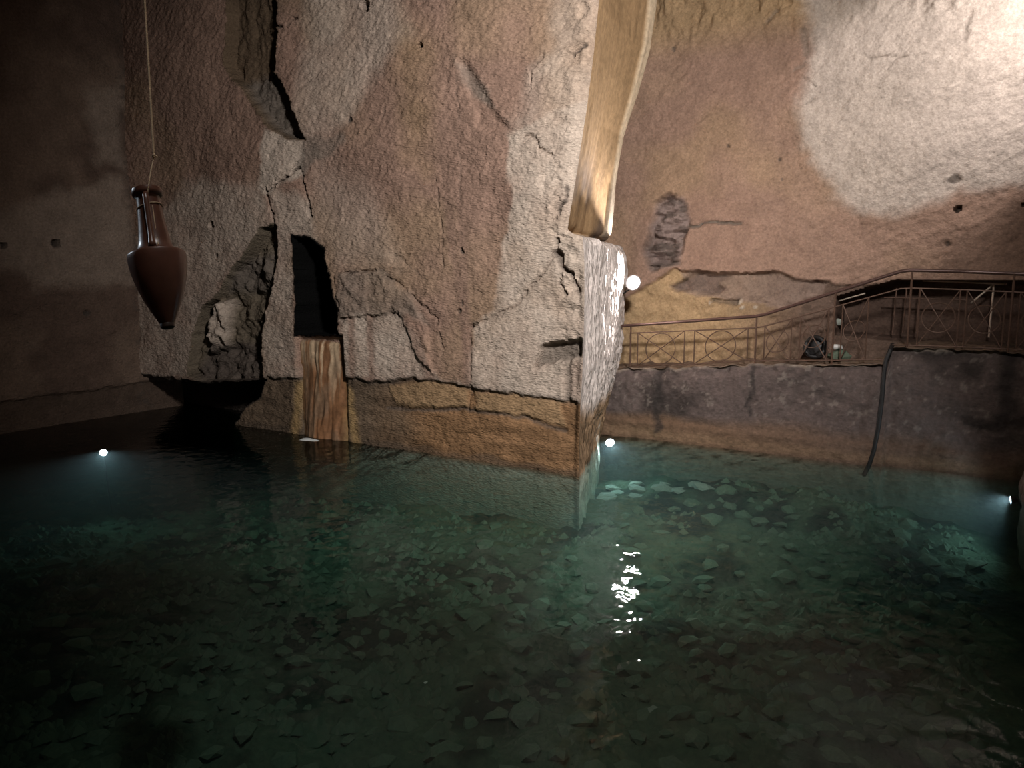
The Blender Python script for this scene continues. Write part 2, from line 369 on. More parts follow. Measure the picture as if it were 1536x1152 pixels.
    edge = sstep(0.0, 0.16, fx - X)
    d = d * edge
    col = col * (1 + 0.10 * fbm(X * 3, Z * 3, 3, 161) + 0.07 * fbm(X * 12, Z * 12, 2, 171))[..., None]
    col = mix(col, [0.20, 0.22, 0.18], sstep(0.0, -0.12, Z) * 0.9)
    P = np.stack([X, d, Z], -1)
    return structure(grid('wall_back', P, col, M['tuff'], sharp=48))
wall_back = build_back()

# ------------------------------------------------------------------ wall_pier: side of the projecting pier
def build_pier():
    zs = np.concatenate([np.arange(-1.9, -0.3, 0.08), np.arange(-0.3, 10.4, 0.025), np.arange(10.4, 12.7, 0.12)])
    n = 150
    out = np.zeros((n, len(zs), 3)); col = np.zeros_like(out)
    for j, z in enumerate(zs):
        fx, rx, ry, ex, ey = (float(pier_x(z, k)) for k in (1, 2, 3, 4, 5))
        hi = z > 4.42
        ctrl = [(fx, 0), (rx, ry), (ex, ey), (ex - 0.16, ey + 0.22), (-1.9, ey + 0.5), (-2.2, 5.9)]
        # arc-length resample with a little rounding
        ctrl = np.array(ctrl); seg = np.hypot(*np.diff(ctrl, axis=0).T); cum = np.r_[0, np.cumsum(seg)]
        s = np.r_[np.linspace(0, cum[2], 104), np.linspace(cum[2], cum[3], 14)[1:], np.linspace(cum[3], cum[-1], 34)[1:]]
        out[:, j, 0] = np.interp(s, cum, ctrl[:, 0]); out[:, j, 1] = np.interp(s, cum, ctrl[:, 1]); out[:, j, 2] = z
    # round corners by smoothing along the section
    for _ in range(3):
        out[1:-1, :, :2] = (out[:-2, :, :2] + 2 * out[1:-1, :, :2] + out[2:, :, :2]) / 4
    X, Y, Z = out[..., 0], out[..., 1], out[..., 2]
    i = np.arange(n)[:, None] * np.ones_like(Z)
    fade = sstep(0, 6, i)
    up = sstep(4.30, 4.42, Z)
    rough = fbm(Y * 10, Z * 0.8, 4, 201) * 0.04 + fbm(Y * 2, Z * 2, 3, 211) * 0.03 + 0.02 * fbm(Y * 20, Z * 4, 2, 221)
    smoothd = fbm(Y * 1.5, Z * 0.5, 3, 231) * 0.035
    dx = (rough * (1 - up) + smoothd * up) * fade
    # the notch between upper and lower pier
    nz = np.exp(-((Z - 4.36 - 0.06 * fbm(Y * 1.5, Z * 0, 2, 241)) / 0.10) ** 2); dx -= 0.16 * nz * fade
    out[..., 0] += dx
    pal = np.broadcast_to(np.array([0.58, 0.51, 0.47]), out.shape).copy()
    tanc = np.broadcast_to(np.array([0.33, 0.215, 0.115]), out.shape).copy() * (1 + 0.10 * fbm(Y * 2.5, Z * 0.6, 4, 251))[..., None]
    rib = sstep(91, 95, i) * sstep(122, 112, i); out[..., 0] += 0.05 * rib * up; tanc = mix(tanc, [0.58, 0.46, 0.32], rib)  # pale far edge: caught spotlight painted into the plaster colour
    low_shade = sstep(-0.5, 0.4, fbm(Y * 1.3, Z * 0.9, 3, 261)) * sstep(6.4, 4.9, Z); tanc = mix(tanc, [0.12, 0.088, 0.072], low_shade * 0.85 * (1 - rib)); tanc = mix(tanc, [0.30, 0.24, 0.18], rib * sstep(6.2, 5.0, Z))  # shade low on the upper pier painted into the plaster colour
    lowc = np.broadcast_to(np.array([0.25, 0.165, 0.10]), out.shape).copy() * (1 + 0.2 * fbm(Y * 2, Z * 5, 3, 271))[..., None]
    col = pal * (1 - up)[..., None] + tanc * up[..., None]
    l = sstep(1.35, 0.95, Z + 0.08 * fbm(Y * 3, Z * 2, 3, 281)); col = col * (1 - l)[..., None] + lowc * l[..., None]  # cast shadow low on the pier side painted as a brown band
    l = sstep(0.05, -0.1, Z); col = mix(col, [0.42, 0.42, 0.36], l)
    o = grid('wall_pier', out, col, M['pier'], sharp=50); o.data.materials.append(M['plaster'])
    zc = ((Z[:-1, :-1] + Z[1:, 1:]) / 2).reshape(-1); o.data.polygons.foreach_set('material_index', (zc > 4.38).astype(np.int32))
    return structure(o)
wall_pier = build_pier()

# ------------------------------------------------------------------ wall_right: the gallery wall behind the ledge
YG = 5.1
def gal(pp): return [(p.x, p.z) for p in (at_y(a, b, YG) for a, b in pp)]
def build_right():
    xs = np.arange(-3.2, 8.9, 0.03); zs = np.concatenate([np.arange(0.9, 11.2, 0.03), np.arange(11.2, 12.7, 0.12)])
    X, Z = np.meshgrid(xs, zs, indexing='ij')
    wx = X + 0.04 * fbm(X * 4, Z * 4, 4, 311); wz = Z + 0.04 * fbm(X * 4, Z * 4, 4, 321)
    S = lambda pp: sdf(gal(pp), wx, wz); Ln = lambda pp: pline(gal(pp), wx, wz)
    d = 0.09 * fbm(X * 0.4, Z * 0.4, 3, 301) + 0.02 * fbm(X * 2, Z * 2, 4, 305)
    c, s = math.cos(0.6), math.sin(0.6); U = X * c + Z * s; V_ = -X * s + Z * c
    d += 0.014 * fbm(U * 4, V_ * 11, 3, 331) + 0.009 * fbm(X * 13, Z * 13, 2, 341)
    col = np.broadcast_to(np.array([0.275, 0.178, 0.132]), X.shape + (3,)).copy()
    col = mix(col, [0.31, 0.207, 0.137], sstep(-0.2, 0.8, fbm(X * 0.5, Z * 0.5, 3, 351)))
    col = mix(col, [0.36, 0.25, 0.13], sstep(8.2, 9.2, Z) * 0.7)
    # upper right: pale rock, the spotlight's pool painted into its colour
    t = 1 - sstep(-0.15, 0.25, sdf(gal([(1190, -150), (1215, 60), (1200, 170), (1215, 240), (1270, 300), (1330, 318), (1430, 290), (1700, 250), (1700, -150)]), X + 0.15 * fbm(X * 2, Z * 2, 4, 361), Z + 0.15 * fbm(X * 2, Z * 2, 4, 371)))
    col = mix(col, [0.45, 0.385, 0.33], t * 0.85)
    # rough crust at the top
    cr = sstep(8.3, 9.6, Z + 0.4 * fbm(X, Z, 3, 381)); d += cr * 0.10 * fbm(X * 5, Z * 3, 4, 391)
    # broken patch beside the pier, scraped bands under the upper wall
    sd = S([(985, 300), (1005, 288), (1028, 296), (1036, 330), (1028, 352), (1020, 400), (975, 408), (960, 380), (975, 335)])
    t = 1 - sstep(-0.12, 0.04, sd); d += (0.20 + 0.22 * fbm(X * 1.8, Z * 5, 4, 401)) * t; col = mix(col, [0.23, 0.175, 0.155], t); col = mix(col, DARK, t * sstep(0.1, 0.7, fbm(X * 3, Z * 7, 3, 403)) * 0.7)
    t = 1 - sstep(0.01, 0.05, Ln([(1030, 338), (1070, 334), (1110, 333)])); d += 0.07 * t; col = mix(col, GREY, t)
    low = S([(900, 470), (1010, 404), (1040, 408), (1170, 410), (1195, 418), (1245, 424), (1245, 428), (1800, 425), (1800, 640), (900, 640)])
    t = 1 - sstep(-0.04, 0.03, low); d += (0.11 + 0.05 * fbm(X * 1.3, Z, 3, 407)) * t
    lc = mix(np.broadcast_to(np.array([0.40, 0.275, 0.155]), X.shape + (3,)).copy(), [0.125, 0.085, 0.065], sstep(0.2, 3.0, X))  # darkens to the right: light falloff painted into the wall colour
    col = col * (1 - t[..., None]) + lc * t[..., None]
    d += t * 0.03 * fbm(X * 5, Z * 5, 3, 411)
    sd = S([(1012, 405), (1170, 411), (1240, 424), (1235, 440), (1180, 462), (1100, 452), (1060, 446), (1020, 440), (1000, 430), (1025, 418)])
    t = 1 - sstep(-0.04, 0.03, sd); d += 0.06 * t; col = mix(col, [0.22, 0.16, 0.13], t * 0.8)
    sd = S([(1000, 433), (1022, 415), (1050, 407), (1105, 412), (1078, 426), (1092, 438), (1058, 446), (1034, 439), (1012, 440)])
    t = 1 - sstep(-0.10, 0.02, sd); d += (0.13 + 0.08 * fbm(X * 4, Z * 4, 3, 413)) * t; col = mix(col, [0.13, 0.095, 0.08], t * 0.8)  # broken hole, its dark shadow also painted into the colour
    sd = S([(1062, 449), (1108, 449), (1106, 456), (1070, 455)]); t = 1 - sstep(-0.02, 0.02, sd); d += 0.10 * t; col = mix(col, DARK, t * 0.7)
    for (px, py, r) in ((1064, 455, 0.05), (1108, 452, 0.06), (1112, 461, 0.05), (1130, 462, 0.06)):
        p = at_y(px, py, YG); t = 1 - sstep(r * 0.5, r, np.hypot(wx - p.x, wz - p.z)); d -= 0.03 * t; col = mix(col, [0.45, 0.38, 0.30], t)
    # deep opening of the side passage
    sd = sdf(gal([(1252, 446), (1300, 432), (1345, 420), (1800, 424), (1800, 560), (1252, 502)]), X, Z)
    t = 1 - sstep(-0.03, 0.01, sd); d += 0.9 * t; col = mix(col, [0.095, 0.062, 0.048], 1 - sstep(0.0, 0.03, sd))  # dimness of the passage put into its colour as well as depth
    for (px, py, r, dep) in ((1432, 268, 0.11, 0.03), (1437, 314, 0.06, 0.25), (1422, 365, 0.06, 0.06), (1536, 308, 0.06, 0.2), (1090, 220, 0.03, 0.06), (1168, 240, 0.05, 0.04), (1172, 268, 0.03, 0.03), (1010, 73, 0.06, 0.04)):
        p = at_y(px, py, YG); t = 1 - sstep(r * 0.7, r * 1.1, np.hypot(wx - p.x, wz - p.z)); d += dep * t; col = mix(col, DARK * (1.3 if dep < 0.2 else 0.9), t * 0.8)
    for pp, wd, dep in (([(1300, 84), (1340, 82), (1390, 80)], 0.018, 0.025), ([(1205, 45), (1208, 80)], 0.07, 0.025), ([(1152, 32), (1165, 18)], 0.04, 0.04), ([(1190, 104), (1205, 98)], 0.03, 0.03), ([(1203, 115), (1222, 128)], 0.02, 0.025), ([(1208, 157), (1222, 148)], 0.02, 0.02), ([(1457, 18), (1447, 60)], 0.035, 0.03), ([(966, 0), (972, 40), (966, 60)], 0.05, 0.12)):
        t = 1 - sstep(wd * 0.4, wd * 1.4, Ln(pp)); d += dep * t; col = mix(col, GREY, t * 0.5)
    col = col * (1 + 0.09 * fbm(X * 3, Z * 3, 3, 421) + 0.06 * fbm(X * 12, Z * 12, 2, 431))[..., None]
    return structure(grid('wall_right', np.stack([X, YG + d, Z], -1), col, M['tuff_smooth'], sharp=48))
wall_right = build_right()

# ------------------------------------------------------------------ wall_ledge: basin wall under the walkway, and the walkway itself
YL = 3.8
_rim = [at_y(a, b, YL) for a, b in ((900, 555), (935, 554), (1025, 552), (1125, 546), (1245, 546), (1328, 545), (1336, 523), (1440, 526), (1536, 531))]
RX = np.array([-4.0] + [p.x for p in _rim] + [9.0]); RZ = np.array([_rim[0].z] + [p.z for p in _rim] + [_rim[-1].z])
def ledge_z(x): return np.interp(x, RX, RZ)
def lp(pp): return [(p.x, p.z) for p in (at_y(a, b, YL) for a, b in pp)]
def build_ledge():
    xs = np.arange(-1.6, 8.9, 0.03)
    rows = np.linspace(0, 1, 92); nt_ = 44
    X = np.repeat(xs[:, None], len(rows) + nt_, 1)
    top = ledge_z(xs + 0.05 * fbm(xs * 6, xs * 0, 2, 501)) + 0.03 * fbm(xs * 5, xs * 0, 3, 511)
    Zf = -1.9 + (top[:, None] + 1.9) * rows[None, :] ** 0.8
    Z = np.concatenate([Zf, np.repeat(top[:, None], nt_, 1)], 1)
    Y = np.concatenate([np.full_like(Zf, YL), np.repeat((YL + np.linspace(0.04, 2.5, nt_) ** 1.0)[None, :], len(xs), 0)], 1)
    face = np.zeros_like(Z); face[:, :len(rows)] = 1
    dy = (0.06 * fbm(X * 1.0, Z * 1.0, 4, 521) + 0.025 * fbm(X * 5, Z * 5, 3, 531)) * face
    chip = sstep(0.28, 0.0, top[:, None] - Z) * face; dy += chip * (0.09 + 0.10 * fbm(X * 3, Z * 3, 3, 541))
    # deposit step near the old water mark
    dy -= sstep(0.45, 0.38, Z + 0.03 * fbm(X * 2, Z, 2, 551)) * 0.05 * face
    xk = at_y(1330, 600, YL).x
    dy += 0.10 * sstep(xk - 0.02, xk + 0.05, X) * face
    Zt = Z + (1 - face) * (0.03 * fbm(X * 2, Y * 2, 4, 561) + 0.012 * fbm(X * 8, Y * 8, 3, 571))
    col = np.broadcast_to(np.array([0.115, 0.088, 0.080]), X.shape + (3,)).copy()
    col = mix(col, [0.055, 0.044, 0.040], sstep(-0.1, 0.7, fbm(X * 0.9, Z * 1.3, 4, 581)))
    col = mix(col, [0.15, 0.095, 0.062], sstep(0.75, 0.35, Z + 0.1 * fbm(X, Z * 3, 3, 591)) * (0.55 + 0.45 * sstep(5, 1, X)))
    spk = sstep(0.62, 0.8, fbm(X * 9, Z * 9, 3, 601)) * sstep(0.5, 0.9, Z); col = mix(col, [0.33, 0.28, 0.24], spk * 0.3)
    band = sstep(0.30, 0.16, Z + 0.02 * fbm(X * 2, Z * 2, 2, 605)) * sstep(0.02, 0.08, Z); col = mix(col, [0.30, 0.20, 0.12], band * 0.25)
    for pp, wd in (([(987, 560), (985, 640)], 0.10), ([(1126, 548), (1124, 620)], 0.05), ([(1512, 530), (1508, 620)], 0.16), ([(1455, 630), (1536, 640)], 0.12)):
        t = 1 - sstep(wd * 0.4, wd * 1.4, pline(lp(pp), X + 0.12 * fbm(X * 3, Z * 3, 4, 611), Z + 0.1 * fbm(X * 3, Z * 3, 3, 613))); col = mix(col, [0.035, 0.03, 0.028], t * 0.75 * face)
    rimc = sstep(0.07, 0.0, top[:, None] - Z) * face; col = mix(col, [0.36, 0.29, 0.23], rimc * (0.4 + 0.4 * sstep(-0.2, 0.4, fbm(X * 3, Z * 0, 3, 621))))
    tc = mix(np.broadcast_to(np.array([0.20, 0.14, 0.10]), X.shape + (3,)).copy(), [0.12, 0.085, 0.065], sstep(-0.3, 0.6, fbm(X * 1.5, Y * 2, 4, 631)))
    col = col * face[..., None] + tc * (1 - face)[..., None]
    col = mix(col, [0.13, 0.135, 0.11], sstep(0.0, -0.15, Z))
    return structure(grid('wall_ledge', np.stack([X, Y + dy, Zt], -1), col, M['ledge'], sharp=50))
wall_ledge = build_ledge()

# ------------------------------------------------------------------ wall_left, ceiling, near walls, right buttress, pool floor
XL = -13.1
def build_left():
    ys = np.arange(-6.5, 1.2, 0.04); zs = np.concatenate([np.arange(-1.9, 11, 0.04), np.arange(11, 12.7, 0.12)])
    Y, Z = np.meshgrid(ys, zs, indexing='ij')
    d = 0.10 * fbm(Y * 0.4, Z * 0.4, 3, 701) + 0.03 * fbm(Y * 2, Z * 2, 4, 711) + 0.014 * fbm(Y * 6, Z * 9, 3, 721)
    lpz = [at_x(a, b, XL) for a, b in ((0, 603), (100, 590), (200, 576))]
    ly = np.array([-6.5] + [p.y for p in lpz] + [1.2]); lz = np.array([lpz[0].z - 0.05] + [p.z for p in lpz] + [lpz[-1].z])
    zl = np.interp(Y, ly, lz) + 0.03 * fbm(Y * 3, Z, 3, 731)
    under = sstep(0.03, -0.03, Z - zl)
    col = np.broadcast_to(np.array([0.115, 0.078, 0.060]), Y.shape + (3,)).copy()
    col = mix(col, [0.17, 0.12, 0.09], sstep(-0.2, 0.5, fbm(Y * 0.6, Z * 0.6, 4, 741)) * 0.8)
    for pp in ([(130, 130), (182, 130), (188, 250), (150, 240)], [(110, 280), (190, 270), (205, 420), (60, 430), (0, 400), (0, 330)]):
        q = [(p.y, p.z) for p in (at_x(a, b, XL) for a, b in pp)]
        t = 1 - sstep(-0.2, 0.25, sdf(q, Y + 0.15 * fbm(Y * 2, Z * 2, 3, 751), Z + 0.15 * fbm(Y * 2, Z * 2, 3, 761))); col = mix(col, [0.25, 0.195, 0.155], t * 0.8)
    d += under * 0.10; col = mix(col, [0.085, 0.06, 0.045], under * 0.85)
    ed = sstep(0.35, 0.0, np.abs(Y - 0.05)); col = mix(col, DARK, ed * sstep(0.1, 0.5, fbm(Y * 8, Z * 8, 3, 771)) * 0.7)
    for (px, py, r, dep) in ((87, 365, 0.10, 0.3), (8, 368, 0.07, 0.2), (132, 470, 0.09, 0.06)):
        p = at_x(px, py, XL); t = 1 - sstep(r * 0.7, r * 1.1, np.hypot(Y - p.y, Z - p.z)); d += dep * t; col = mix(col, DARK, t)
    col = col * (1 + 0.12 * fbm(Y * 3, Z * 3, 3, 781))[..., None]
    return structure(grid('wall_left', np.stack([XL - d, Y, Z], -1), col, M['tuff'], sharp=50))
build_left()

def rough_sheet(name, A, B, D, n, m_, col, seed, amp=0.25, mt=None):
    """bilinear rough rock sheet from corner A along B and D"""
    A, B, D = (np.array(v, float) for v in (A, B, D))
    u, v = np.meshgrid(np.linspace(0, 1, n), np.linspace(0, 1, m_), indexing='ij')
    P = A + u[..., None] * B + v[..., None] * D
    N_ = np.cross(B, D); N_ /= np.linalg.norm(N_)
    lu, lv = np.linalg.norm(B), np.linalg.norm(D)
    h = amp * fbm(u * lu * 0.5, v * lv * 0.5, 4, seed)
    c = np.broadcast_to(np.array(col), P.shape) * (1 + 0.2 * fbm(u * lu, v * lv, 3, seed + 9))[..., None]
    return structure(grid(name, P + h[..., None] * N_, c, mt or M['tuff'], sharp=50))
rough_sheet('ceiling', (-14, -18, 12.2), (23.5, 0, 0), (0, 24.5, 0), 120, 120, (0.26, 0.19, 0.13), 801)
rough_sheet('wall_left_near', (-13.1, -18, -1.9), (0, 11.6, 0), (0, 0, 14.4), 70, 90, (0.22, 0.15, 0.11), 821, 0.12)
rough_sheet('wall_front', (-14, -17.6, -1.9), (23.5, 0, 0), (0, 0, 14.4), 120, 80, (0.24, 0.17, 0.12), 841)
rough_sheet('wall_far_right', (8.75, -18, -1.9), (0, 24, 0), (0, 0, 14.4), 120, 80, (0.24, 0.17, 0.12), 861)

def build_bed():
    xs = np.arange(-14.2, 9.2, 0.07); ys = np.arange(-17.8, 5.4, 0.07)
    X, Y = np.meshgrid(xs, ys, indexing='ij')
    z = -1.15 + 0.16 * fbm(X * 0.35, Y * 0.35, 3, 901) + 0.11 * fbm(X * 1.5, Y * 1.5, 4, 911) + 0.05 * fbm(X * 4, Y * 4, 2, 915)
    z += 0.45 * sstep(-2.0, 3.2, Y) * sstep(-1.6, 0.4, X) * sstep(6.5, 3.5, X) - 0.35 * sstep(-3.0, -8.0, X)
    col = mix(np.broadcast_to(np.array([0.085, 0.112, 0.078]), X.shape + (3,)).copy(), [0.028, 0.034, 0.027], sstep(-0.3, 0.6, fbm(X * 1.1, Y * 1.1, 4, 921)))
    global bed_z
    def bed_z(x, y):
        i = int(np.clip((x + 14.2) / 0.07, 0, len(xs) - 1)); j = int(np.clip((y + 17.8) / 0.07, 0, len(ys) - 1)); return float(z[i, j])
    return structure(grid('floor_pool', np.stack([X, Y, z], -1), col, M['bed']))
build_bed()

# low buttress at the right edge of the frame
def build_buttress():
    zs = np.linspace(-1.9, 1.25, 70); n = 80
    P = np.zeros((n, len(zs), 3))
    for j, z in enumerate(zs):
        xe = np.interp(z, [-1.9, -0.6, 0.1, 0.45, 0.8, 1.25], [6.84, 6.80, 6.76, 6.82, 6.95, 7.5])
        ctrl = np.array([(xe + 0.05, 4.0), (xe, 3.4), (xe + 0.02, 2.2), (xe + 0.15, 1.9), (9.0, 1.7)])
        cum = np.r_[0, np.cumsum(np.hypot(*np.diff(ctrl, axis=0).T))]; s = np.linspace(0, cum[-1], n)
        P[:, j, 0] = np.interp(s, cum, ctrl[:, 0]); P[:, j, 1] = np.interp(s, cum, ctrl[:, 1]); P[:, j, 2] = z
    nse = 0.04 * fbm(P[..., 1] * 3 + P[..., 0], P[..., 2] * 3, 4, 951)
    P[..., 0] += nse; P[..., 1] += nse
    cap = P[:, -1:, :].copy(); cap = np.concatenate([cap * (1 - t) + np.array([8.9, 3.9, 1.4]) * t for t in (0.5, 1.0)], 1)
    P = np.concatenate([P, cap], 1)
    col = np.broadcast_to(np.array([0.24, 0.19, 0.17]), P.shape) * (1 + 0.2 * fbm(P[..., 1] * 2, P[..., 2] * 2, 3, 961))[..., None]
    return structure(grid('wall_buttress', P, col, M['ledge'], sharp=50, flip=True))
build_buttress()

# ------------------------------------------------------------------ water
def build_water():
    m = bpy.data.materials.new('clear_green_water'); m.use_nodes = True; nt = m.node_tree; nt.nodes.clear()
    N, L = nt.nodes.new, nt.links.new
    out = N('ShaderNodeOutputMaterial'); tr = N('ShaderNodeBsdfTransparent'); tr.inputs[0].default_value = (0.93, 0.98, 0.97, 1)
    gl = N('ShaderNodeBsdfGlossy'); gl.inputs['Roughness'].default_value = 0.02; gl.inputs['Color'].default_value = (1, 1, 1, 1)
    fr = N('ShaderNodeFresnel'); fr.inputs['IOR'].default_value = 1.16; mx = N('ShaderNodeMixShader')
    tc = N('ShaderNodeTexCoord'); mp = N('ShaderNodeMapping'); mp.inputs['Rotation'].default_value = (0, 0, 0.5); mp.inputs['Scale'].default_value = (1.0, 1.0, 1.0)
    L(tc.outputs['Object'], mp.inputs[0])
    n = N('ShaderNodeTexNoise'); n.inputs['Scale'].default_value = 3.2; n.inputs['Detail'].default_value = 2.5; n.inputs['Roughness'].default_value = 0.45; n.inputs['Distortion'].default_value = 0.3
    L(mp.outputs[0], n.inputs['Vector'])
    bp = N('ShaderNodeBump'); bp.inputs['Strength'].default_value = 0.42; bp.inputs['Distance'].default_value = 0.05
    L(n.outputs['Fac'], bp.inputs['Height']); L(bp.outputs[0], gl.inputs['Normal']); L(bp.outputs[0], fr.inputs['Normal'])
    L(fr.outputs[0], mx.inputs[0]); L(tr.outputs[0], mx.inputs[1]); L(gl.outputs[0], mx.inputs[2]); L(mx.outputs[0], out.inputs['Surface'])
    ab = N('ShaderNodeVolumeAbsorption'); ab.inputs['Color'].default_value = (0.45, 0.78, 0.70, 1); ab.inputs['Density'].default_value = 0.34
    sc = N('ShaderNodeVolumeScatter'); sc.inputs['Color'].default_value = (0.62, 0.86, 0.90, 1); sc.inputs['Density'].default_value = 0.045; sc.inputs['Anisotropy'].default_value = 0.3
    av = N('ShaderNodeAddShader'); L(ab.outputs[0], av.inputs[0]); L(sc.outputs[0], av.inputs[1])
    L(av.outputs[0], out.inputs['Volume'])
    x0, x1, y0, y1, zb = -15.2, 9.5, -18.2, 5.9, -2.4
    V = [(x0, y0, zb), (x1, y0, zb), (x1, y1, zb), (x0, y1, zb), (x0, y0, 0), (x1, y0, 0), (x1, y1, 0), (x0, y1, 0)]
    Fc = [(3, 2, 1, 0), (4, 5, 6, 7), (0, 1, 5, 4), (1, 2, 6, 5), (2, 3, 7, 6), (3, 0, 4, 7)]
    o = link('pool_water', V, Fc, m, None, False)
    return tag(o, 'clear dark green water filling the flooded cistern', 'water', kind='stuff')
build_water()

# ------------------------------------------------------------------ mineral flow under the niche
def build_flow():
    zt = at_y(475, 506, 0).z; zs = np.linspace(-0.5, zt, 80); us = np.linspace(0, 1, 60)
    U, Z = np.meshgrid(us, zs, indexing='ij')
    k = np.clip(Z / zt, 0, 1)
    xl = at_y(438, 510, 0).x * k + at_y(448, 655, 0).x * (1 - k); xr = at_y(519, 510, 0).x * k + at_y(526, 655, 0).x * (1 - k)
    xl = xl + 0.09 * fbm(Z * 2.2, Z * 0 + 3, 4, 1051); xr = xr + 0.09 * fbm(Z * 2.2, Z * 0 + 9, 4, 1055)
    X = xl + (xr - xl) * U
    wv = X + 0.06 * fbm(X * 3, Z * 1.6, 3, 1045)          # strands wander as they run down
    prof = np.sin(np.pi * np.clip(U, 0.0, 1)) ** 0.7
    Y = 0.19 - prof * (0.13 + 0.11 * (1 - k) + 0.045 * fbm(wv * 6, Z * 0.6, 3, 1001) + 0.02 * fbm(wv * 15, Z * 1.6, 3, 1011)) + 0.10 * sstep(0.93, 1.0, k)
    st = fbm(wv * 6.5, Z * 0.45, 3, 1021)
    col = mix(np.broadcast_to(np.array([0.235, 0.115, 0.055]), X.shape + (3,)).copy(), [0.50, 0.37, 0.24], sstep(0.05, 0.6, st) * (0.15 + 0.75 * sstep(0.2, 0.9, k)))
    col = mix(col, [0.21, 0.145, 0.095], sstep(0.0, 0.6, fbm(X * 2.5, Z * 1.2, 3, 1071)) * 0.6); col = col * (1 + 0.22 * fbm(X * 7, Z * 5, 4, 1031))[..., None]
    col = mix(col, [0.16, 0.08, 0.042], sstep(-0.2, -0.8, st) * 0.8)
    col = mix(col, [0.40, 0.26, 0.10], sstep(0.18, 0.0, np.minimum(U, 1 - U)) * 0.6)
    # dark lip of the niche sill
    col = mix(col, [0.10, 0.06, 0.045], sstep(0.94, 0.99, k))
    # vertical closing top: bend back into the niche
    P = np.stack([X, Y, Z], -1)
    lastb = P[:, -1:, :].copy(); lastb[..., 1] += 0.6
    P = np.concatenate([P, lastb], 1); col = np.concatenate([col, col[:, -1:]], 1)
    o = grid('mineral_flow', P, col, M['flow'])
    return tag(o, 'rust brown ribbed mineral flow running from the dark niche into the pool', 'flowstone')
build_flow()
def build_foam():
    c = at_y(466, 660, -0.22); c.z = 0.0
    V = []; Fc = []; rnd = random.Random(4)
    n = 24; rings = 5
    for r in range(rings + 1):
        for k in range(n):
            a = 2 * math.pi * k / n; q = r / rings
            rad = 0.26 * q * (1 + 0.18 * math.sin(3 * a + 1) + 0.1 * rnd.random())
            V.append((c.x + rad * math.cos(a), c.y - 0.05 + 0.55 * rad * math.sin(a), 0.022 * (1 - q * q) + 0.006 * rnd.random() * (1 - q) - 0.004))
    for r in range(rings):
        for k in range(n):
            Fc.append((r * n + k, r * n + (k + 1) % n, (r + 1) * n + (k + 1) % n, (r + 1) * n + k))
    o = link('foam', V, Fc, M['foam']); tag(o, 'small white foam patch where the flow meets the water', 'foam', kind='stuff')
build_foam()

